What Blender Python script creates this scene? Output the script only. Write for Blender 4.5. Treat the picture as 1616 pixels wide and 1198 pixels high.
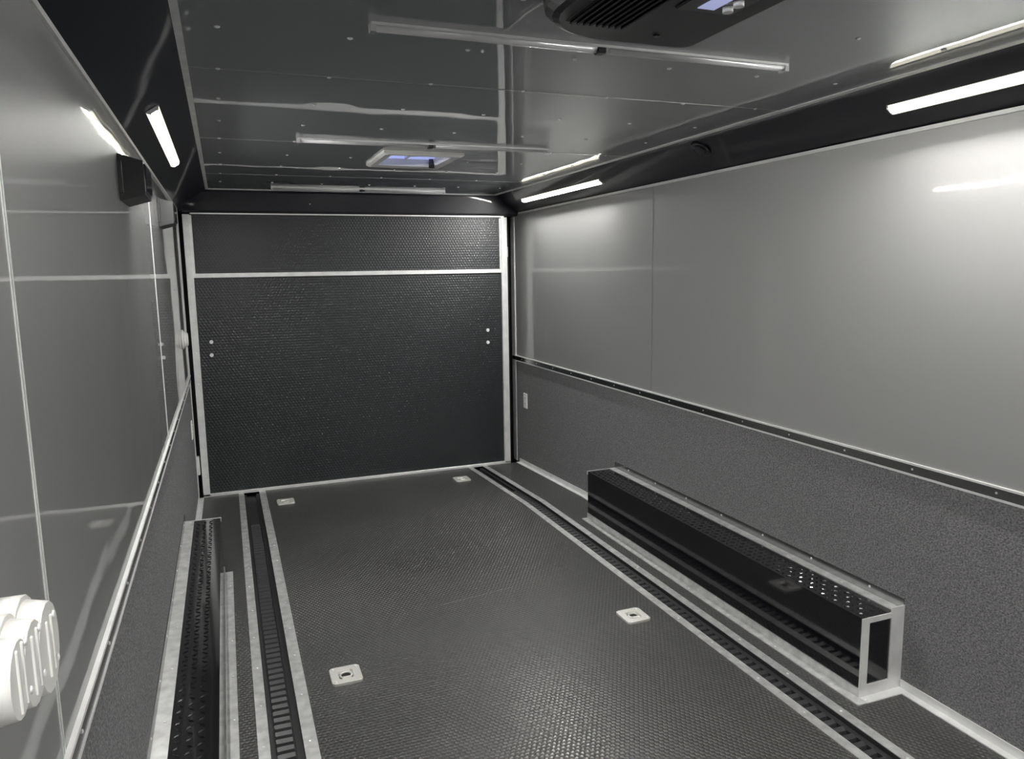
import bpy, math, random
from mathutils import Vector, Matrix

random.seed(7)
S = bpy.context.scene
for o in list(bpy.data.objects):
    bpy.data.objects.remove(o)
COL = S.collection

# ------------------------------------------------------------------ camera
YAW, PIT, ROL, FPX = .3634, .1445, -.016, 1183.2
F = Vector((math.sin(YAW) * math.cos(PIT), math.cos(YAW) * math.cos(PIT), -math.sin(PIT)))
r0 = Vector((math.cos(YAW), -math.sin(YAW), 0)); u0 = r0.cross(F)
Rv = math.cos(ROL) * r0 + math.sin(ROL) * u0
Uv = math.cos(ROL) * u0 - math.sin(ROL) * r0
cam = bpy.data.cameras.new('camera')
co = bpy.data.objects.new('camera', cam); COL.objects.link(co)
M = Matrix.Identity(4)
for i in range(3):
    M[i][0], M[i][1], M[i][2] = Rv[i], Uv[i], -F[i]
M[0][3], M[1][3], M[2][3] = .2581, 0.0, 1.5145
co.matrix_world = M
cam.sensor_fit = 'HORIZONTAL'; cam.sensor_width = 36
cam.lens = FPX / 1616 * 36
cam.clip_start = .02; cam.clip_end = 60
S.camera = co

# ------------------------------------------------------------------ world, exposure
w = bpy.data.worlds.new('world'); S.world = w; w.use_nodes = True
w.node_tree.nodes['Background'].inputs[0].default_value = (.5, .55, .65, 1)
w.node_tree.nodes['Background'].inputs[1].default_value = .02
S.view_settings.view_transform = 'Standard'
S.view_settings.look = 'None'
S.view_settings.gamma = 1
S.view_settings.use_curve_mapping = False
S.view_settings.exposure = 0.0
LED = 440.0                      # strength of the lit LED bars
S.cycles.max_bounces = 12
S.cycles.glossy_bounces = 6
S.cycles.sample_clamp_indirect = 6

# ------------------------------------------------------------------ room numbers (metres)
W, H = 2.45, 2.09
HC, CW = 1.9605, .196            # cove: wall edge height, width on the ceiling
YD, YF = 5.62, -2.4              # rear door plane, front wall plane
YK, ZD = 4.4, -.049              # floor dips behind YK down to ZD at the door
WT = .833                        # top of the rail that caps the carpet


def zf(y):
    return 0.0 if y <= YK else ZD * (y - YK) / (YD - YK)


# ------------------------------------------------------------------ materials
def mat(name, col, rough=.5, metal=0.0, coat=0.0, coat_rough=.05, spec=.5):
    m = bpy.data.materials.new(name); m.use_nodes = True
    b = m.node_tree.nodes['Principled BSDF']
    b.inputs['Base Color'].default_value = (*col, 1)
    b.inputs['Roughness'].default_value = rough
    b.inputs['Metallic'].default_value = metal
    b.inputs['Coat Weight'].default_value = coat
    b.inputs['Coat Roughness'].default_value = coat_rough
    b.inputs['Specular IOR Level'].default_value = spec
    return m


def N(m, t, **kw):
    n = m.node_tree.nodes.new(t)
    for k, v in kw.items():
        setattr(n, k, v)
    return n


def link(m, a, b):
    m.node_tree.links.new(a, b)


def bsdf(m):
    return m.node_tree.nodes['Principled BSDF']


def coords(m):
    return N(m, 'ShaderNodeTexCoord').outputs['Object']


def math_node(m, op, a, b=None):
    n = N(m, 'ShaderNodeMath', operation=op)
    for i, v in enumerate((a, b)):
        if v is None:
            continue
        if isinstance(v, (int, float)):
            n.inputs[i].default_value = v
        else:
            link(m, v, n.inputs[i])
    return n.outputs[0]


def noise(m, vec, scale, detail=2.0):
    n = N(m, 'ShaderNodeTexNoise'); n.inputs['Scale'].default_value = scale
    n.inputs['Detail'].default_value = detail
    link(m, vec, n.inputs['Vector'])
    return n.outputs['Fac']


def bump(m, h, strength, dist, to=None):
    b = N(m, 'ShaderNodeBump'); b.inputs['Strength'].default_value = strength
    b.inputs['Distance'].default_value = dist
    link(m, h, b.inputs['Height'])
    for t in (to or ['Normal']):
        link(m, b.outputs[0], bsdf(m).inputs[t])


def scaled(m, vec, sc):
    n = N(m, 'ShaderNodeMapping'); n.inputs['Scale'].default_value = sc
    link(m, vec, n.inputs['Vector'])
    return n.outputs[0]


def color_vary(m, fac, c0, c1, p0=.3, p1=.7):
    r = N(m, 'ShaderNodeValToRGB')
    r.color_ramp.elements[0].position = p0; r.color_ramp.elements[0].color = (*c0, 1)
    r.color_ramp.elements[1].position = p1; r.color_ramp.elements[1].color = (*c1, 1)
    link(m, fac, r.inputs[0]); link(m, r.outputs[0], bsdf(m).inputs['Base Color'])


def sheet(name, col, rough, metal, coat, wave=.35, coat_rough=.03):
    """painted aluminium sheet: satin body under a glossy, faintly rippled coat"""
    m = mat(name, col, rough, metal, coat, coat_rough)
    v = coords(m)
    h = noise(m, v, 3.2, 1.0)
    bump(m, h, wave, .004, ['Normal', 'Coat Normal'])
    return m


def hexbump(m, pitch, axes, strength, dist):
    """hexagonal dimple relief on a rubber sheet, from three crossing cosines"""
    v = coords(m)
    sep = N(m, 'ShaderNodeSeparateXYZ'); link(m, v, sep.inputs[0])
    a, b = sep.outputs[axes[0]], sep.outputs[axes[1]]
    k = 2 * math.pi / pitch
    s = math_node(m, 'MULTIPLY', a, k)
    t = math_node(m, 'MULTIPLY', b, k / math.sqrt(3))
    c1 = math_node(m, 'COSINE', math_node(m, 'ADD', s, t))
    c2 = math_node(m, 'COSINE', math_node(m, 'SUBTRACT', s, t))
    c3 = math_node(m, 'COSINE', math_node(m, 'MULTIPLY', t, 2.0))
    h = math_node(m, 'ADD', math_node(m, 'ADD', c1, c2), c3)
    h = math_node(m, 'MINIMUM', h, 1.0)
    bump(m, h, strength, dist)
    return v, h


M_wall = sheet('grey_wall_sheet', (.47, .47, .466), .42, .45, 1.0, .3)
M_ceil = sheet('charcoal_ceiling_sheet', (.245, .258, .27), .48, 0, 1.0, .35, .015)
M_cove = sheet('black_cove_sheet', (.005, .0055, .012), .34, 0, .45, .2, .04)
bsdf(M_cove).inputs['Specular IOR Level'].default_value = .25
M_alu = mat('brushed_aluminium', (.9, .9, .89), .38, .35)
M_polish = mat('polished_aluminium', (.42, .42, .42), .22, 1.0)
_v = coords(M_alu)
color_vary(M_alu, noise(M_alu, scaled(M_alu, _v, (1, 1, 1)), 14, 4), (.8, .8, .795), (.95, .95, .94))
M_bolt = mat('bright_zinc', (.95, .95, .95), .3, .25)
M_worn = mat('worn_aluminium', (.6, .6, .6), .36, .65)
_v = coords(M_worn)
color_vary(M_worn, noise(M_worn, scaled(M_worn, _v, (1, 1, 1)), 26, 5), (.58, .58, .575), (.86, .86, .85))
M_seam = mat('seam_grey', (.42, .42, .42), .35, .9)

M_floor = mat('black_rubber_floor', (.05, .05, .05), .33, spec=.75)
_v, _h = hexbump(M_floor, .018, (0, 1), .75, .0016)
# wear, and the pale scuff dragged across the lane
_sep = N(M_floor, 'ShaderNodeSeparateXYZ'); link(M_floor, _v, _sep.inputs[0])
_ang = math.atan2(.054, .372)
_dx = math_node(M_floor, 'SUBTRACT', _sep.outputs[0], 1.093)
_dy = math_node(M_floor, 'SUBTRACT', _sep.outputs[1], 3.166)
_al = math_node(M_floor, 'ADD', math_node(M_floor, 'MULTIPLY', _dx, math.cos(_ang)), math_node(M_floor, 'MULTIPLY', _dy, math.sin(_ang)))
_ac = math_node(M_floor, 'ABSOLUTE', math_node(M_floor, 'SUBTRACT', math_node(M_floor, 'MULTIPLY', _dy, math.cos(_ang)), math_node(M_floor, 'MULTIPLY', _dx, math.sin(_ang))))
_mk = math_node(M_floor, 'MULTIPLY', math_node(M_floor, 'LESS_THAN', _ac, .005),
                math_node(M_floor, 'MULTIPLY', math_node(M_floor, 'GREATER_THAN', _al, 0.0), math_node(M_floor, 'LESS_THAN', _al, .376)))
_mk = math_node(M_floor, 'MULTIPLY', _mk, .45)
_mix = N(M_floor, 'ShaderNodeMix', data_type='RGBA')
_rmp = N(M_floor, 'ShaderNodeValToRGB')
_rmp.color_ramp.elements[0].position = .3; _rmp.color_ramp.elements[0].color = (.037, .037, .036, 1)
_rmp.color_ramp.elements[1].position = .75; _rmp.color_ramp.elements[1].color = (.052, .052, .050, 1)
link(M_floor, noise(M_floor, _v, 1.6, 4), _rmp.inputs[0])
link(M_floor, _mk, _mix.inputs[0]); link(M_floor, _rmp.outputs[0], _mix.inputs[6])
_mix.inputs[7].default_value = (.2, .2, .19, 1)
link(M_floor, _mix.outputs[2], bsdf(M_floor).inputs['Base Color'])

M_door = mat('black_dimpled_door_skin', (.018, .021, .023), .33, spec=.6)
hexbump(M_door, .022, (0, 2), .4, .0014)
M_carpet = mat('grey_wall_carpet', (.115, .114, .112), .95, spec=.1)
_v = coords(M_carpet)
_n = noise(M_carpet, scaled(M_carpet, _v, (1, 1, 1.3)), 150, 6)
color_vary(M_carpet, _n, (.115, .114, .122), (.305, .302, .304), .32, .7)
bump(M_carpet, _n, .9, .006)
M_plate = mat('black_gloss_plate', (.006, .006, .008), .08, 0, .3, .03)
M_tread = mat('black_tread_plate', (.01, .01, .011), .1, 0, .4)
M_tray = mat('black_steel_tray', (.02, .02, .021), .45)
M_rung = mat('black_steel_rung', (.035, .035, .037), .38)
M_rubber = mat('black_rubber_seal', (.004, .004, .005), .6)
M_white = mat('white_plastic', (.87, .86, .83), .35)
_v = coords(M_white)
bump(M_white, noise(M_white, _v, 90, 2), .05, .001)
M_black = mat('black_plastic', (.016, .017, .019), .42)
_v = coords(M_black)
bump(M_black, noise(M_black, _v, 400, 2), .12, .0008)
M_speaker = mat('dull_black_cabinet', (.007, .007, .008), .5)
M_dark = mat('dark_grille_gap', (.004, .004, .004), .7)
M_glossblk = mat('gloss_black_plastic', (.008, .008, .01), .12)
M_tube = mat('frosted_light_tube', (.72, .72, .73), .25, .35, .4)
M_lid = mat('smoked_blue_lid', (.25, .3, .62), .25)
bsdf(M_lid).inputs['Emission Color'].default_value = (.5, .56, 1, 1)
bsdf(M_lid).inputs['Emission Strength'].default_value = .7  # lid glows by itself in place of daylight coming through it
M_disp = mat('blue_white_display', (.3, .3, .4), .3)
bsdf(M_disp).inputs['Emission Color'].default_value = (.55, .6, 1, 1)
bsdf(M_disp).inputs['Emission Strength'].default_value = .5
M_led = mat('lit_led_diffuser', (.9, .9, .85), .4)
bsdf(M_led).inputs['Emission Color'].default_value = (1, .99, .96, 1)
bsdf(M_led).inputs['Emission Strength'].default_value = LED

M_lens = mat('frosted_led_lens', (.8, .8, .78), .3)
bsdf(M_lens).inputs['Emission Color'].default_value = (1, .95, .76, 1)
bsdf(M_lens).inputs['Emission Strength'].default_value = 1.6


# ------------------------------------------------------------------ builders
class MB:
    def __init__(s):
        s.v = []; s.f = []; s.smooth = []

    def add(s, vs, fs, smooth=False):
        n = len(s.v)
        s.v += [tuple(p) for p in vs]
        for f in fs:
            s.f.append([i + n for i in f]); s.smooth.append(smooth)
        return s

    def hexa(s, p):                 # 8 corners: bottom ring 0-3 (ccw seen from above), top ring 4-7
        return s.add(p, [(3, 2, 1, 0), (4, 5, 6, 7), (0, 1, 5, 4), (1, 2, 6, 5), (2, 3, 7, 6), (3, 0, 4, 7)])

    def box(s, x0, x1, y0, y1, z0, z1):
        return s.hexa([(x0, y0, z0), (x1, y0, z0), (x1, y1, z0), (x0, y1, z0),
                       (x0, y0, z1), (x1, y0, z1), (x1, y1, z1), (x0, y1, z1)])

    def bbox(s, x0, x1, y0, y1, z0, z1, c):   # box with all edges chamfered by c
        import itertools
        X, Y, Z = (x0, x1), (y0, y1), (z0, z1)
        vs = []; idx = {}
        for i, j, k in itertools.product((0, 1), repeat=3):
            sx, sy, sz = (1, -1)[i], (1, -1)[j], (1, -1)[k]
            for ax in range(3):
                p = [X[i] + sx * c, Y[j] + sy * c, Z[k] + sz * c]
                p[ax] = (X[i], Y[j], Z[k])[ax]
                idx[i, j, k, ax] = len(vs); vs.append(p)
        fs = []
        for ax in range(3):
            a, b = [q for q in range(3) if q != ax]
            for sgn in (0, 1):
                ring = []
                for (q, r) in ((0, 0), (1, 0), (1, 1), (0, 1)):
                    t = [0, 0, 0]; t[ax] = sgn; t[a] = q; t[b] = r
                    ring.append(idx[t[0], t[1], t[2], ax])
                fs.append(ring)
            for (q, r) in ((0, 0), (1, 0), (1, 1), (0, 1)):     # edges along ax
                t0 = [0, 0, 0]; t0[a] = q; t0[b] = r; t1 = list(t0); t1[ax] = 1
                fs.append([idx[(*t0, a)], idx[(*t0, b)], idx[(*t1, b)], idx[(*t1, a)]])
        for i, j, k in itertools.product((0, 1), repeat=3):
            fs.append([idx[i, j, k, 0], idx[i, j, k, 1], idx[i, j, k, 2]])
        return s.add(vs, fs)

    def prism(s, prof, a0, a1, axis, smooth=False, scale1=1.0, c=None):
        """extrude a 2-D outline (in the two other axes) from a0 to a1"""
        n = len(prof)
        oth = [q for q in range(3) if q != axis]
        if c is None:
            c = (sum(p[0] for p in prof) / n, sum(p[1] for p in prof) / n)
        vs = []
        for a, sc in ((a0, 1.0), (a1, scale1)):
            for p in prof:
                q = [0, 0, 0]; q[axis] = a
                q[oth[0]] = c[0] + (p[0] - c[0]) * sc; q[oth[1]] = c[1] + (p[1] - c[1]) * sc
                vs.append(q)
        k = len(s.v)
        s.v += [tuple(p) for p in vs]
        s.f.append([k + i for i in range(n)]); s.smooth.append(False)
        s.f.append([k + n + i for i in reversed(range(n))]); s.smooth.append(False)
        for i in range(n):
            j = (i + 1) % n
            s.f.append([k + i, k + n + i, k + n + j, k + j]); s.smooth.append(smooth)
        return s

    def cyl(s, c, r, a0, a1, axis, n=16, scale1=1.0):
        return s.prism([(c[0] + r * math.cos(2 * math.pi * i / n), c[1] + r * math.sin(2 * math.pi * i / n)) for i in range(n)],
                       a0, a1, axis, True, scale1)

    def run(s, x0, x1, z0, z1, ys):   # bar along y that follows the floor
        vs = []; n = len(ys)
        for y in ys:
            d = zf(y)
            vs += [(x0, y, z0 + d), (x1, y, z0 + d), (x1, y, z1 + d), (x0, y, z1 + d)]
        fs = [(0, 1, 2, 3), tuple(4 * (n - 1) + q for q in (3, 2, 1, 0))]
        for i in range(n - 1):
            for q in range(4):
                r = (q + 1) % 4
                fs.append((4 * i + q, 4 * i + 4 + q, 4 * i + 4 + r, 4 * i + r))
        return s.add(vs, fs)

    def torus(s, c, R, r, axis, a0=0, a1=2 * math.pi, n=24, k=8, squash=1.0):
        vs = []; fs = []
        full = abs(a1 - a0 - 2 * math.pi) < 1e-6
        m = n if full else n + 1
        oth = [q for q in range(3) if q != axis]
        for i in range(m):
            t = a0 + (a1 - a0) * i / n
            for j in range(k):
                p = 2 * math.pi * j / k
                q = [0, 0, 0]
                q[oth[0]] = c[oth[0]] + (R + r * math.cos(p)) * math.cos(t)
                q[oth[1]] = c[oth[1]] + (R + r * math.cos(p)) * math.sin(t) * squash
                q[axis] = c[axis] + r * math.sin(p)
                vs.append(q)
        for i in range(n):
            i2 = (i + 1) % m
            for j in range(k):
                j2 = (j + 1) % k
                fs.append((i * k + j, i2 * k + j, i2 * k + j2, i * k + j2))
        return s.add(vs, fs, True)

    def build(s, name, m, parent=None, label=None):
        off = Vector((0, 0, 0))
        if parent is not None:
            off = WL[parent]
        me = bpy.data.meshes.new(name)
        me.from_pydata([tuple(Vector(p) - off) for p in s.v], [], s.f)
        me.validate(); me.update()
        import bmesh
        bm = bmesh.new(); bm.from_mesh(me)
        bmesh.ops.recalc_face_normals(bm, faces=bm.faces)
        bm.to_mesh(me); bm.free()
        me.polygons.foreach_set('use_smooth', s.smooth)
        me.materials.append(m)
        o = bpy.data.objects.new(name, me); COL.objects.link(o)
        if parent is not None:
            o.parent = parent
        WL[o] = off.copy()
        if label:
            o['label'] = label
        return o


WL = {}                              # world location of every parent


def thing(name, label, cat, loc, group=None):
    o = bpy.data.objects.new(name, None); COL.objects.link(o)
    o.empty_display_size = .05
    o.location = loc; WL[o] = Vector(loc)
    o['label'] = label; o['category'] = cat
    if group:
        o['group'] = group
    return o


def struct(o):
    o['kind'] = 'structure'
    return o


# one screw mesh, head along +z, shared by every screw
def screw_mesh():
    vs = []; fs = []
    n = 8
    for r, z in ((1.0, 0.0), (.8, .45), (.35, .65)):
        for i in range(n):
            a = 2 * math.pi * i / n
            vs.append((r * math.cos(a), r * math.sin(a), z))
    for l in range(2):
        for i in range(n):
            j = (i + 1) % n
            fs.append((l * n + i, l * n + j, (l + 1) * n + j, (l + 1) * n + i))
    fs.append(tuple(2 * n + i for i in range(n)))
    fs.append(tuple(reversed(range(n))))
    me = bpy.data.meshes.new('screw'); me.from_pydata(vs, [], fs)
    me.polygons.foreach_set('use_smooth', [True] * len(fs))
    me.materials.append(M_bolt)
    return me


SCREW = screw_mesh()
ROT = {'+z': (0, 0, 0), '-z': (math.pi, 0, 0), '+x': (0, math.pi / 2, 0), '-x': (0, -math.pi / 2, 0), '-y': (math.pi / 2, 0, 0)}


def screw(p, d, parent, r=.006, name='screw'):
    o = bpy.data.objects.new(name, SCREW); COL.objects.link(o)
    o.parent = parent
    o.location = Vector(p) - WL[parent]
    o.rotation_euler = ROT[d]
    o.scale = (r, r, r * .8)
    WL[o] = Vector(p)
    return o


def frange(a, b, st):
    out = []
    while a <= b + 1e-9:
        out.append(a); a += st
    return out


FY = [YF, YK, YD]                    # stations of everything that follows the floor

# ================================================================== structure
# ---- floor
fl = struct(MB().box(-.05, 2.5, YF - .05, YD + .2, -.16, -.12).build('floor', M_rubber))
TRACKS = ((.265, .302, .405, .449), (2.0, 2.036, 2.12, 2.157))
for x0, x1 in ((0, .283), (.427, 2.018), (2.138, W)):
    MB().run(x0, x1, -.02, 0, [YF, YK, YD - .012]).build('floor_panel', M_floor, fl)
# ---- ceiling
ce = struct(MB().box(-.05, 2.5, YF - .05, YD + .2, 2.22, 2.26).build('ceiling', M_rubber))
SEAMS = [YF, -.04, 1.16, 2.36, 3.525, 4.725, 5.565]
VX0, VX1, VY0, VY1 = 1.05, 1.37, 3.685, 4.065       # opening of the roof vent
for a, b in zip(SEAMS[:-1], SEAMS[1:]):
    a += .0015; b -= .0015
    p = MB()
    if a < VY0 < b:
        p.box(CW - .01, VX0, a, b, H, H + .012).box(VX1, W - CW + .01, a, b, H, H + .012)
        p.box(VX0, VX1, a, VY0, H, H + .012).box(VX0, VX1, VY1, b, H, H + .012)
    else:
        p.box(CW - .01, W - CW + .01, a, b, H, H + .012)
    p.build('ceiling_panel', M_ceil, ce)
for y in SEAMS[1:-1]:
    MB().box(CW, W - CW, y - .003, y + .003, H - .0015, H + .004).build('seam_strip', M_seam, ce)
for y in (1.58, 1.975, 2.36, 2.745, 3.13, 3.525, 3.92, 4.32, 4.70, 5.1):
    for i in range(7):
        x = .285 + .3075 * i
        if VX0 - .06 < x < VX1 + .06 and VY0 - .06 < y < VY1 + .06:
            continue
        if y < 1.75 and .9 < x < 1.55:
            continue
        screw((x, y + random.uniform(-.006, .006), H), '-z', ce, .0075)
# ---- coves (trim_1 left, trim_2 right, trim_3 black header over the rear door)
def cove(name, sx):
    X = lambda x: x if sx > 0 else W - x
    o = MB().prism([(X(-.004), HC), (X(CW), H), (X(CW - .006), H + .01), (X(-.004), HC + .014)], YF, 5.57, 1).build(name, M_cove)
    struct(o)
    MB().prism([(X(CW - .006), H - .006), (X(CW + .012), H - .003), (X(CW + .012), H + .002), (X(CW - .006), H + .002)], YF, 5.56, 1).build('edge_strip', M_alu, o)
    MB().prism([(X(0), HC - .012), (X(.007), HC - .012), (X(.007), HC + .001), (X(0), HC - .001)], YF, 5.56, 1).build('edge_strip', M_alu, o)
    for y in frange(1.0, 5.3, .4):
        screw((X(CW + .004), y, H - .004), '-z', o, .004)
    return o


trimL = cove('trim_1', 1)
trimR = cove('trim_2', -1)
tb = struct(MB().prism([(5.565, H + .01), (5.565, 2.07), (5.575, 1.95), (5.605, 1.935), (5.66, 1.935), (5.66, H + .01)], .0, W, 0).build('trim_3', M_cove))
MB().box(CW, W - CW, 5.55, 5.5655, H - .004, H + .001).build('edge_strip', M_alu, tb)
MB().box(.08, 2.34, 5.596, 5.606, 1.926, 1.935).build('edge_strip', M_alu, tb)
screw((.87, 5.566, 2.0), '-y', tb, .005)

# ---- side walls
def side_wall(name, sx, yend, seams):
    X = lambda x: x if sx > 0 else W - x
    def bx(m, x0, x1, *r):
        a, b = sorted((X(x0), X(x1)))
        return m.box(a, b, *r)
    def rn(m, x0, x1, *r):
        a, b = sorted((X(x0), X(x1)))
        return m.run(a, b, *r)
    o = struct(bx(MB(), -.05, -.012, YF, yend + .02, -.12, 2.2).build(name, M_rubber))
    ends = [YF] + seams + [yend]
    for a, b in zip(ends[:-1], ends[1:]):
        bx(MB(), -.012, 0, a + .0015, b - .0015, WT - .02, HC + .005).build('wall_panel', M_wall, o)
    # carpet below
    cp = MB()
    vs = []
    ys = [YF, YK, yend]
    for y in ys:
        d = zf(min(y, YD))
        vs += [(X(-.012), y, d), (X(.002), y, d), (X(.002), y, .797), (X(-.012), y, .797)]
    fs = [(0, 1, 2, 3), (11, 10, 9, 8)]
    for i in range(2):
        for q in range(4):
            fs.append((4 * i + q, 4 * i + 4 + q, 4 * i + 4 + (q + 1) % 4, 4 * i + (q + 1) % 4))
    cp.add(vs, fs).build('carpet_panel', M_carpet, o)
    # capping rail: web with a lip above and below
    r = bx(MB(), 0, .006, YF, yend - .005, .7945, WT - .0075)
    lips = bx(MB(), .0, .009, YF, yend - .005, WT - .007, WT)
    bx(lips, .0, .008, YF, yend - .005, .787, .794)
    rail = r.build('cap_rail', M_polish, o)
    lips.build('rail_lip', M_alu, rail)
    d = '+x' if sx > 0 else '-x'
    for y in frange(.95, yend - .2, .305):
        screw((X(.006), y, .811), d, rail, .0042)
    # upright trim at the rear end
    bx(MB(), -.004, .006, yend - .08, yend, zf(YD) + .002, HC - .012).build('end_trim', M_alu, o)
    return o, bx, rn


wl, bxL, rnL = side_wall('wall_left', 1, 5.6, [-1.25, 1.16, 3.42])
wr, bxR, rnR = side_wall('wall_right', -1, 5.735, [-1.24, 1.17, 3.583])
# seam covers
m_ = bxL(MB(), 0, .001, 1.153, 1.157, WT, HC - .012)
bxL(m_, 0, .001, 1.164, 1.168, WT, HC - .012)
m_.build('seam_strip', M_alu, wl)
bxL(MB(), 0, .002, 3.417, 3.423, WT, HC - .012).build('seam_strip', M_alu, wl)
bxR(MB(), 0, .0012, 3.5815, 3.5845, WT, HC - .012).build('seam_strip', M_seam, wr)
# angle trim along the foot of the walls
for bxf, rnf, o, spans in ((bxR, rnR, wr, [[YF, 1.827], [3.985, YK, 5.6]]), (bxL, rnL, wl, [[YF, 1.827], [3.985, YK, 5.58]])):
    for sp in spans:
        m_ = rnf(MB(), .002, .006, 0.0042, .034, [sp[0], sp[1] + .033] if len(sp) == 2 else sp)
        rnf(m_, .002, .034, 0, .004, sp)
        m_.build('foot_angle', M_alu, o)

# ---- front wall behind the viewpoint, closing the body
struct(MB().box(-.05, 2.5, YF - .06, YF - .02, -.12, 2.2).build('wall_front', M_wall))
# ---- rear wall: the black frame the ramp door shuts against
struct(MB().box(-.05, 2.5, 5.78, 5.82, -.16, 2.22).build('wall_back', M_rubber))

# ---- rear ramp door
XL, XR = .0305, 2.369
door = bpy.data.objects.new('door_1', None); COL.objects.link(door)
door.location = (1.2, YD, ZD); WL[door] = Vector((1.2, YD, ZD)); struct(door)
MB().box(XL + .02, XR - .02, YD + .006, YD + .03, ZD + .01, 1.512).build('door_panel', M_door, door)
MB().box(XL + .02, XR - .02, YD + .006, YD + .03, 1.5125, 1.93).build('door_panel', M_door, door)
for x0, x1, in ((XL, .076), (2.318, XR)):
    q = MB().bbox(x0, x1, YD - .012, YD + .02, ZD + .004, 1.926, .002).build('side_rail', M_alu, door)
    for z in frange(.1, 1.9, .22):
        screw(((x0 + x1) / 2, YD - .012, z), '-y', q, .005)
# the rails carry a second, wider plate beside the upper panel
MB().box(.074, .088, YD - .006, YD + .008, 1.527, 1.92).build('rail_plate', M_alu, door)
MB().box(2.306, 2.32, YD - .006, YD + .008, 1.527, 1.92).build('rail_plate', M_alu, door)
q = MB().bbox(.066, 2.32, YD - .010, YD + .02, 1.497, 1.527, .002).build('cross_rail', M_alu, door)
for x in frange(.2, 2.25, .25):
    screw((x, YD - .010, 1.512), '-y', q, .004)
MB().bbox(XL, XR, YD - .012, YD + .012, ZD - .004, ZD + .018, .002).build('bottom_rail', M_alu, door)
MB().box(.06, 2.34, YD - .004, YD + .02, 1.918, 1.93).build('top_rail', M_black, door)
for x, z in ((.157, 1.053), (.153, .962), (2.197, 1.049), (2.196, .952)):
    MB().cyl((x, z), .013, YD - .006, YD + .008, 1, 12, 1.0).build('bolt', M_bolt, door)
MB().bbox(.004, .022, YD - .03, YD + .02, .12, .25, .003).build('latch_plate', M_alu, door)
MB().bbox(2.370, 2.378, YD - .004, YD + .01, 1.62, 1.70, .002).build('latch_plate', M_worn, door)

# ================================================================== things
# ---- floor tracks with cross rungs
def rung_mesh():
    m = MB().hexa([(-.029, -.013, 0), (.029, -.013, 0), (.029, .013, 0), (-.029, .013, 0),
                   (-.027, -.009, .012), (.027, -.009, .012), (.027, .010, .016), (-.027, .010, .016)])
    o = m.build('rung', M_rung)
    bpy.data.objects.remove(o)
    return bpy.data.meshes['rung']


RUNG = rung_mesh()
for k, (xa, xb, xc, xd) in enumerate(TRACKS):
    side = ('left', 'right')[k]
    t = thing('floor_track', ('black slotted floor track between aluminium strips, on the left beside the narrow wheel box',
                              'black slotted floor track between aluminium strips, on the right beside the tall glossy wheel box')[k],
              'floor track', ((xa + xd) / 2, 1.5, 0), 'slotted tracks sunk in the floor')
    ys = [YF, YK, YD - .014]
    m_ = MB().run(xb - .018, xc + .02, -.034, -.03, ys)
    m_.run(xb - .014, xb - .001, -.03, -.001, ys).run(xc + .001, xc + .016, -.03, -.001, ys)
    tray = m_.build('tray', M_tray, t)
    MB().run(xb + .001, xb + .014, -.03, -.016, ys).build('tray_ledge', M_tray, t)
    MB().run(xc - .022, xc - .001, -.03, -.016, ys).build('tray_ledge', M_tray, t)
    for (p, q) in ((xa, xb), (xc, xd)):
        st = MB().run(p, q, .0, .003, ys).build('edge_strip', M_worn, t)
        for y in frange(1.3, 5.3, .27):
            screw(((p + q) / 2 + random.uniform(-.004, .004), y + random.uniform(-.03, .03), zf(y) + .003), '+z', st, .0052)
    cx = (xb + .014 + xc - .022) / 2
    n = int((4.78 - 1.42) / .043)
    for i in range(n):
        y = 4.78 - i * .043
        o = bpy.data.objects.new('rung', RUNG); COL.objects.link(o); o.parent = t
        o.location = Vector((cx, y, -.0305 + zf(y))) - WL[t]
        o.rotation_euler = (0, 0, random.uniform(-.03, .03))

# ---- wheel boxes
def lugs(x0, x1, y0, y1, z, pitch=.03):
    m = MB(); r = 0
    y = y0 + pitch / 2
    while y < y1 - .01:
        c = 0
        x = x0 + pitch / 2 + (pitch / 4 if 0 else 0)
        while x < x1 - .008:
            a = math.radians(40 if (r + c) % 2 else -40)
            ca, sa = math.cos(a), math.sin(a)
            L, Wd, hh = .012, .004, .0034
            ps = [(-L, 0), (0, -Wd), (L, 0), (0, Wd)]
            vs = [(x + p * ca - q * sa, y + p * sa + q * ca, z) for p, q in ps]
            vs += [(x + .55 * (p * ca - q * sa), y + .55 * (p * sa + q * ca), z + hh) for p, q in ps]
            m.add(vs, [(4, 5, 6, 7), (0, 1, 5, 4), (1, 2, 6, 5), (2, 3, 7, 6), (3, 0, 4, 7)])
            x += pitch; c += 1
        y += pitch; r += 1
    return m


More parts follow.
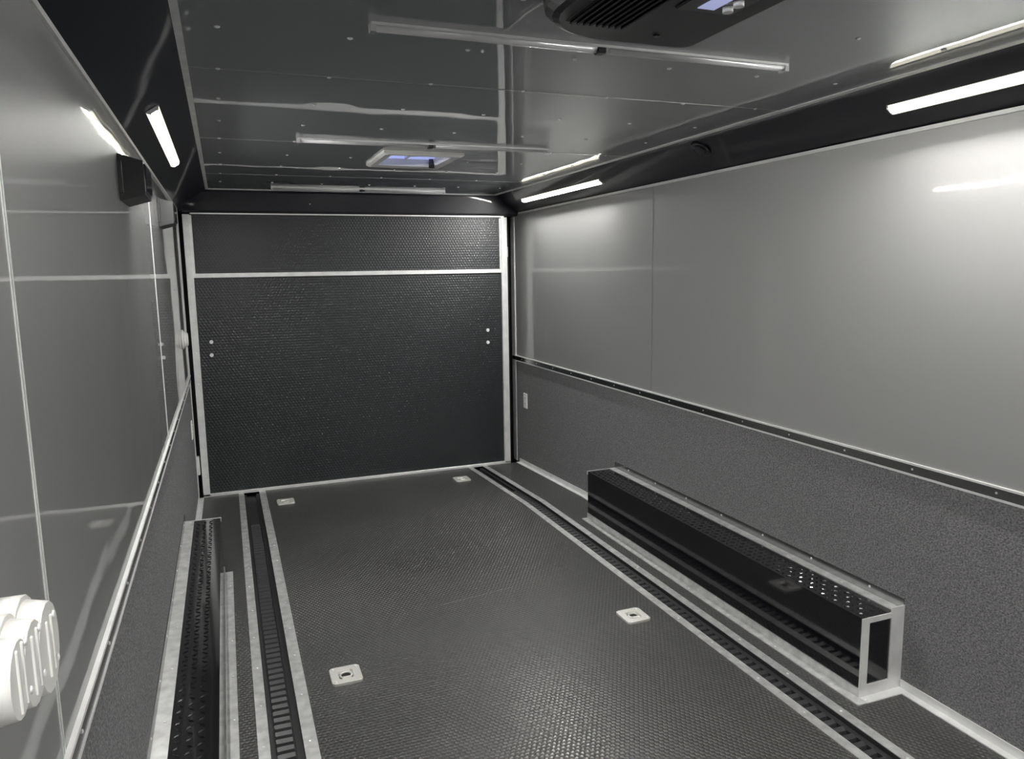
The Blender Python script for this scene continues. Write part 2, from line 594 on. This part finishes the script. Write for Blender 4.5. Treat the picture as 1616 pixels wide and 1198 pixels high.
BH = .2965
def wheel_box(k):
    if k == 0:
        X = lambda x: W - x
        bw, y0, y1 = .192, 1.868, 3.985
        lab = 'tall glossy black wheel box with bright end frame, on the right under grey wall carpet'
    else:
        X = lambda x: x
        bw, y0, y1 = .169, 1.868, 3.955
        lab = 'black wheel box with tread plate top against the left wall carpet'
    t = thing('wheel_box', lab, 'wheel box', (X(bw / 2), (y0 + y1) / 2, 0), 'wheel boxes over the axles')
    def b(m, x0, x1, *r):
        p, q = sorted((X(x0), X(x1)))
        return m.box(p, q, *r)
    b(MB(), .002, bw, y0, y1, .0, BH - .003).build('side_skin', M_plate, t)
    b(MB(), .002, bw + .0005, y0 - .0005, y1 + .0005, BH - .003, BH).build('top_plate', M_tread, t)
    p, q = sorted((X(.05), X(bw - .006)))
    lg = lugs(p, q, y0 + .02, y1 - .02, BH).build('tread_lugs', M_tread, t)
    lg['kind'] = 'stuff'
    # wall angle along the back of the top
    wa = b(MB(), .002, .046, y0 - .003, y1 + .003, BH, BH + .003).build('wall_angle', M_worn, t)
    b(MB(), .002, .0055, y0 - .003, y1 + .003, BH + .003, BH + .04).build('upright_leg', M_polish, wa)
    d = '+x' if k else '-x'
    for y in frange(y0 + .15, y1, .3):
        screw((X(.0055), y, BH + .026), d, wa, .0052)
        screw((X(.03), y + .11, BH + .003), '+z', wa, .004)
    # floor angle along the foot of the side
    m_ = b(MB(), bw, bw + .0035, y0 - .003, y1 + .003, .004, .036)
    b(m_, bw, bw + .04, y0 - .04, y1 + .003, 0, .004)
    fa = m_.build('floor_angle', M_worn, t)
    for y in frange(y0 + .1, y1, .3):
        screw((X(bw + .026), y, .004), '+z', fa, .0045)
    # thin bright edge of the far end
    b(MB(), .002, bw + .003, y1, y1 + .004, BH - .02, BH + .002).build('far_edge', M_alu, t)
    # bright frame round the near end
    e0, e1 = y0 - .005, y0 - .0006
    b(MB(), bw - .03, bw + .003, e0, e1, .0, BH).build('end_frame', M_alu, t)
    b(MB(), .0, .062, e0, e1, .0, BH + .018).build('end_frame', M_alu, t)
    b(MB(), .06, bw - .03, e0 + .0004, e1, BH - .02, BH).build('end_frame', M_alu, t)
    m_ = b(MB(), .06, bw - .03, e0 + .0004, e1, .0, .046)
    b(m_, .002, bw, y0 - .04, e0, 0, .004)
    q = m_.build('end_frame', M_alu, t)
    screw((X(bw - .01), y0 - .024, .004), '+z', q, .006)
    screw((X(.04), e0, .03), '-y', q, .005)
    return t


wheel_box(0); wheel_box(1)

# ---- recessed D-rings
def rrect(cx, cy, hx, hy, r, n=5):
    out = []
    for (sx, sy, a0) in ((1, 1, 0), (-1, 1, 90), (-1, -1, 180), (1, -1, 270)):
        for i in range(n + 1):
            a = math.radians(a0 + 90 * i / n)
            out.append((cx + sx * (hx - r) + r * math.cos(a), cy + sy * (hy - r) + r * math.sin(a)))
    return out


def ring_plate(outer, inner, z0, z1, zi):
    """plate with a pressed dish: outer rim, top face, dish wall, dish floor"""
    n = len(outer); vs = []
    for pts, z in ((outer, z0), (outer, z1 - .0012), ([(p[0] * .985 + c0 * .015, p[1] * .985 + c1 * .015) for p, c0, c1 in ((q, *ring_plate.c) for q in outer)], z1), (inner, z1), ([(p[0] * .86 + ring_plate.c[0] * .14, p[1] * .86 + ring_plate.c[1] * .14) for p in inner], zi)):
        vs += [(p[0], p[1], z) for p in pts]
    fs = []
    for l in range(4):
        for i in range(n):
            j = (i + 1) % n
            fs.append((l * n + i, l * n + j, (l + 1) * n + j, (l + 1) * n + i))
    fs.append(tuple(4 * n + i for i in range(n)))
    fs.append(tuple(reversed(range(n))))
    return MB().add(vs, fs)


M_steel = mat('pale_zinc_plate', (.74, .73, .69), .42, .55)
DR = [(.596, 2.712, 'square pale metal tie-down plate with folded ring, near left of the lane'),
      (1.845, 2.722, 'square pale metal tie-down plate with folded ring, near right of the lane'),
      (.562, 5.19, 'small pale metal tie-down plate by the rear door, beside the left floor track'),
      (1.835, 5.24, 'small pale metal tie-down plate by the rear door, beside the right floor track')]
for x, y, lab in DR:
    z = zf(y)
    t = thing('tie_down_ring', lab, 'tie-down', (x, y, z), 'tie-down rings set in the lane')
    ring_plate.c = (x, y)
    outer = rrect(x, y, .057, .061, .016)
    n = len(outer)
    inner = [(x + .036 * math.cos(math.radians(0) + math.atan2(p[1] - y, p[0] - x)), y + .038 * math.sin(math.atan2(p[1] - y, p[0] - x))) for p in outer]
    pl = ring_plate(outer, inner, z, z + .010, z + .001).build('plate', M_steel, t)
    MB().cyl((x, y), .031, z + .0012, z + .0022, 2, 20).build('dish_shade', M_tray, t)  # dark disc: shade inside the pressed dish, put into the colour
    for sx in (-1, 1):
        for sy in (-1, 1):
            screw((x + sx * .043, y + sy * .047, z + .010), '+z', pl, .005)
    m_ = MB().torus((x, y - .003, z + .0072), .0215, .004, 2)
    m_.build('ring', M_steel, t)
    MB().bbox(x - .017, x + .017, y - .033, y - .021, z + .004, z + .0145, .002).build('ring_clip', M_steel, t)

# ---- LED bars
ax_c = Vector((CW, 0, H - HC)).normalized()          # across the left cove
def led_bar(k, y0, y1, lab):
    sgn = 1 if k == 'L' else -1
    u = Vector((ax_c.x * sgn, 0, ax_c.z))             # up the cove
    nrm = Vector((ax_c.z * sgn, 0, -ax_c.x))          # out of the cove
    c = Vector((CW / 2 if k == 'L' else W - CW / 2, 0, (H + HC) / 2)) - u * .008
    t = thing('led_light_bar', lab, 'light', (c.x, (y0 + y1) / 2, c.z), 'lit bars on the coves')
    def prof(a0, a1, d0, d1, chamf=0):
        ps = [(a0, d0), (a1, d0), (a1 - chamf, d1), (a0 + chamf, d1)]
        return [((c + u * a + nrm * d).x, (c + u * a + nrm * d).z) for a, d in ps]
    MB().prism(prof(-.024, .023, .0, .002), y0, y1, 1).build('housing', M_tube, t)
    MB().prism(prof(-.0095, .0095, .002, .005, .0005), y0 + .005, y1 - .005, 1).build('led_strip', M_led, t)
    for a, b in ((-.0235, -.0098), (.0098, .0225)):      # frosted lens either side of the bright strip
        i_, o_ = (a, b) if abs(a) < abs(b) else (b, a)
        ps = [(o_, .001), (i_, .001), (i_, .0105), ((i_ * .6 + o_ * .4), .0088)]
        MB().prism([((c + u * p + nrm * d).x, (c + u * p + nrm * d).z) for p, d in ps], y0 + .005, y1 - .005, 1).build('lens', M_lens, t)
    for a, b in ((y0 - .001, y0 + .005), (y1 - .005, y1 + .001)):
        MB().prism(prof(-.0245, .0235, .0, .0108, .010), a, b, 1).build('end_cap', M_tube, t)
    return t


led_bar('R', .73, 1.96, 'lit LED bar on the right black cove nearest the viewer')
led_bar('R', 4.0, 5.23, 'lit LED bar on the right black cove close to the rear door')
led_bar('L', 2.62, 3.84, 'lit LED bar on the left black cove')
led_bar('L', -.55, .68, 'added LED bar for fill light on the left black cove, unseen behind the viewpoint')  # unseen bar, added to raise the brightness of the room
led_bar('R', -2.1, -.87, 'added LED bar for fill light on the right black cove, unseen behind the viewpoint')  # second added bar out of view, also only for brightness

# ---- unlit strip lights across the ceiling
def strip_light(y, x0, x1, lab):
    t = thing('strip_light', lab, 'light', ((x0 + x1) / 2, y, H), 'unlit strip lights across the ceiling')
    MB().box(x0 + .004, x1 - .004, y - .016, y + .016, H - .006, H).build('housing', M_alu, t)
    xm = (x0 + x1) / 2 + .0
    for a, b in ((x0, xm - .012), (xm + .012, x1)):
        MB().prism([(y + .013 * math.cos(q), H - .006 - .013 * math.sin(q)) for q in [math.pi * i / 8 for i in range(9)]],
                   a + .012, b - .001, 0, True).build('tube', M_tube, t)
    for a, b in ((x0, x0 + .013), (x1 - .013, x1)):
        MB().box(a, b, y - .015, y + .015, H - .021, H).build('end_cap', M_tube, t)
    MB().bbox(xm - .013, xm + .013, y - .014, y + .014, H - .02, H - .004, .003).build('connector', M_black, t)


strip_light(1.84, .617, 1.82, 'long silvery unlit strip light in front of the black air conditioner')
strip_light(3.431, .594, 1.769, 'silvery unlit strip light on the ceiling beside the white roof vent')
strip_light(5.344, .597, 1.796, 'silvery unlit strip light nearest the black header over the rear door')

# ---- roof vent
t = thing('roof_vent', 'white framed square roof vent with a bluish lid in the ceiling', 'vent', (1.21, 3.875, H))
O = (1.012, 1.412, 3.64, 4.112)
I = (1.07, 1.35, 3.71, 4.04)
vs = []
for (x0, x1, y0, y1), z in ((O, H), (O, H - .012), ((O[0] + .012, O[1] - .012, O[2] + .012, O[3] - .012), H - .02), ((I[0] - .01, I[1] + .01, I[2] - .01, I[3] + .01), H - .016), (I, H + .02)):
    vs += [(x0, y0, z), (x1, y0, z), (x1, y1, z), (x0, y1, z)]
fs = []
for l in range(4):
    for i in range(4):
        j = (i + 1) % 4
        fs.append((l * 4 + i, l * 4 + j, l * 4 + 4 + j, l * 4 + 4 + i))
fr = MB().add(vs, fs).build('frame', M_white, t)
for x, y in ((1.03, 3.66), (1.394, 3.66), (1.03, 4.09), (1.394, 4.09)):
    screw((x, y, H - .0195), '-z', fr, .005)
m_ = MB()
gx, gy = 8, 8
for j in range(gy + 1):
    for i in range(gx + 1):
        a, b = i / gx * 2 - 1, j / gy * 2 - 1
        m_.v.append((1.21 + a * .152, 3.875 + b * .178, H + .022 + .045 * (1 - a ** 4) * (1 - b ** 4)))
for j in range(gy):
    for i in range(gx):
        q = j * (gx + 1) + i
        m_.f.append([q, q + 1, q + gx + 2, q + gx + 1]); m_.smooth.append(True)
m_.build('lid', M_lid, t)
m_ = MB().cyl((1.21, 3.875), .03, H + .012, H + .03, 2, 12)
m_.box(1.06, 1.36, 3.868, 3.882, H + .02, H + .03).box(1.203, 1.217, 3.70, 4.05, H + .02, H + .03)
m_.build('lid_bracket', M_white, t)
m_ = MB().cyl((1.345, 4.02), .016, H - .026, H + .02, 2, 14, .9)
m_.build('crank_knob', M_black, t)

# ---- ceiling air conditioner
t = thing('air_conditioner', 'black ceiling air conditioner with louvred grille and lit control panel', 'air conditioner', (1.16, 1.25, H))
def ac_prof(x0, x1, y0, y1, rl, rr, n=8):
    out = [(x0, y0), (x1, y0)]
    for i in range(n + 1):
        a = math.radians(90 * i / n); out.append((x1 - rr + rr * math.cos(a), y1 - rr + rr * math.sin(a)))
    for i in range(n + 1):
        a = math.radians(90 + 90 * i / n); out.append((x0 + rl + rl * math.cos(a), y1 - rl + rl * math.sin(a)))
    return out


ZB = 2.048
def loft(profs, smooth=True):
    n = len(profs[0][0]); vs = []; fs = []
    for p, z in profs:
        vs += [(a, b, z) for a, b in p]
    for l in range(len(profs) - 1):
        for i in range(n):
            j = (i + 1) % n
            fs.append((l * n + i, l * n + j, (l + 1) * n + j, (l + 1) * n + i))
    fs.append(tuple((len(profs) - 1) * n + i for i in range(n)))
    fs.append(tuple(reversed(range(n))))
    return MB().add(vs, fs, False)


AX0, AX1, AY0, AY1 = .945, 1.365, .72, 1.665
loft([(ac_prof(AX0 - .012, AX1 + .012, AY0 - .01, AY1 + .014, .16, .05), H),
      (ac_prof(AX0 - .010, AX1 + .010, AY0 - .01, AY1 + .012, .16, .05), H - .02),
      (ac_prof(AX0, AX1 + .004, AY0, AY1 + .004, .17, .035), ZB + .006),
      (ac_prof(AX0 + .012, AX1 - .004, AY0 + .006, AY1 - .006, .17, .03), ZB)]).build('body', M_black, t)
# grille: dark pocket and louvres
MB().box(AX0 + .045, AX0 + .19, .85, 1.56, ZB - .0012, ZB + .002).build('grille_pocket', M_dark, t)
lm = MB()
for i in range(9):
    x = AX0 + .05 + i * .0155
    MB().hexa([(x, .85, ZB - .008), (x + .004, .85, ZB - .009), (x + .004, 1.553 - .0, ZB - .009), (x, 1.553, ZB - .008),
               (x + .004, .85, ZB), (x + .009, .85, ZB), (x + .009, 1.555, ZB), (x + .004, 1.555, ZB)]).build('louvre', M_glossblk, t)
MB().bbox(1.165, 1.305, 1.05, 1.41, ZB - .006, ZB + .002, .004).build('control_panel', M_glossblk, t)
MB().box(1.205, 1.245, 1.30, 1.385, ZB - .0075, ZB - .005).build('display', M_disp, t)
for y in (1.33, 1.365):
    MB().cyl((1.265, y), .011, ZB - .016, ZB - .005, 2, 12).build('button', M_bolt, t)
MB().cyl((1.235, 1.59), .008, ZB - .003, ZB + .002, 2, 10).build('cover_screw', M_glossblk, t)

# ---- wall speakers
def speaker(y, lab, zc=1.796):
    t = thing('wall_speaker', lab, 'speaker', (0, y + .1, zc), 'black wedge speakers under the left cove')
    d = .066
    y1 = y + .22
    a, b = .066, .048
    vs = [(.001, y, zc - a), (d, y + .004, zc - b), (d, y1 - .004, zc - b), (.001, y1, zc - a),
          (.001, y, zc + a), (d, y + .004, zc + b), (d, y1 - .004, zc + b), (.001, y1, zc + a)]
    MB().hexa(vs).build('cabinet', M_speaker, t)
    MB().bbox(d - .001, d + .005, y + .012, y1 - .012, zc - b + .008, zc + b - .008, .002).build('grille', M_glossblk, t)
    MB().bbox(-.001, .012, y - .002, y1 + .002, zc - a + .02, zc + a - .02, .002).build('bracket', M_black, t)


speaker(2.45, 'black wedge speaker on the left wall, the nearer one below the lit bar')
speaker(3.87, 'black wedge speaker on the left wall, the farther one beside the rear door', 1.805)

# ---- white socket covers
t = thing('power_inlet', 'chunky white lobed plastic socket cover on the left wall near the viewer', 'socket', (0, .86, 1.12))
lob = [(.797, 1.134, .044, .047), (.85, 1.124, .049, .053), (.91, 1.112, .055, .060)]
def pill(cy, cz, hw, hh, n=8):
    out = []
    for i in range(n + 1):
        a = math.pi * i / n; out.append((cy + hw * math.cos(a), cz + hh - hw + hw * math.sin(a)))
    for i in range(n + 1):
        a = math.pi + math.pi * i / n; out.append((cy + hw * math.cos(a), cz - hh + hw + hw * math.sin(a)))
    return out


for i, (cy, cz, hw, hh) in enumerate(lob):
    MB().prism(pill(cy, cz, hw, hh), .001, .030 + .0007 * i, 0, True).build('back_box', M_white, t)
    cov = MB().prism(pill(cy, cz, hw - .005, hh - .005), .0295, .052 + .0008 * i, 0, True, .9).build('cover', M_white, t)
    xf = .052 + .0008 * i
    for dy in (-.008, .012):
        MB().bbox(xf - .001, xf + .002, cy + dy - .0025, cy + dy + .0025, cz - .032, cz + .032, .001).build('rib', M_white, cov)
    screw((xf + .0, cy + .026, cz + .026), '+x', cov, .005)
    screw((xf + .0, cy + .026, cz - .026), '+x', cov, .005)
MB().bbox(.03, .046, 0.955, .972, 1.112, 1.122, .003).build('hinge_tab', M_white, t)

def outlet(sx, y, z, lab):
    X = lambda x: x if sx > 0 else W - x
    t = thing('outlet', lab, 'socket', (X(.002), y, z), None)
    def bb(x0, x1, y0, y1, z0, z1, c):
        a, b = sorted((X(x0), X(x1)))
        return MB().bbox(a, b, y0, y1, z0, z1, c)
    bb(.002, .010, y - .036, y + .036, z - .06, z + .06, .003).build('face_plate', M_white, t)
    for dz in (-.022, .022):
        s_ = bb(.009, .0125, y - .017, y + .017, z + dz - .015, z + dz + .015, .0015).build('socket_face', M_white, t)
        for dy in (-.006, .006):
            bb(.012, .0132, y + dy - .0012, y + dy + .0012, z + dz - .004, z + dz + .006, .0003).build('slot', M_dark, s_)
    screw((X(.010), y, z), '+x' if sx > 0 else '-x', t, .003)


outlet(1, 5.24, .515, 'white wall outlet on the left wall carpet by the rear door')
outlet(-1, 5.455, .487, 'white wall outlet on the right wall carpet by the rear door')

t = thing('dome_fixture', 'small round white fitting on the left wall beside the rear door', 'fixture', (0, 5.0, 1.12))
MB().cyl((5.03, 1.125), .06, .0, .01, 0, 20).build('base_plate', M_white, t)
m_ = MB()
m_.cyl((5.03, 1.125), .054, .01, .026, 0, 20, .93).cyl((5.03, 1.125), .05, .026, .036, 0, 20, .72)
m_.build('dome', M_white, t)

# ---- small black fitting in the right cove
nrm = Vector((-ax_c.z, 0, -ax_c.x)); uu = Vector((-ax_c.x, 0, ax_c.z))
c0 = Vector((2.318, 2.965, 2.0475)); t = thing('cove_fitting', 'small round gloss black fitting on the right black cove', 'fixture', c0)
def disc(r0, r1, d0, d1, n=20):
    vs = []
    for r, d in ((r0, d0), (r0, d1 * .7), (r1, d1)):
        for i in range(n):
            a = 2 * math.pi * i / n
            vs.append(c0 + uu * (r * math.cos(a)) + Vector((0, 1, 0)) * (r * math.sin(a)) + nrm * d)
    fs = [tuple(reversed(range(n))), tuple(2 * n + i for i in range(n))]
    for l in range(2):
        for i in range(n):
            j = (i + 1) % n
            fs.append((l * n + i, l * n + j, (l + 1) * n + j, (l + 1) * n + i))
    return MB().add(vs, fs)
disc(.05, .044, 0, .008).build('bezel', M_glossblk, t)
disc(.034, .028, .008, .014).build('cap', M_cove, t)
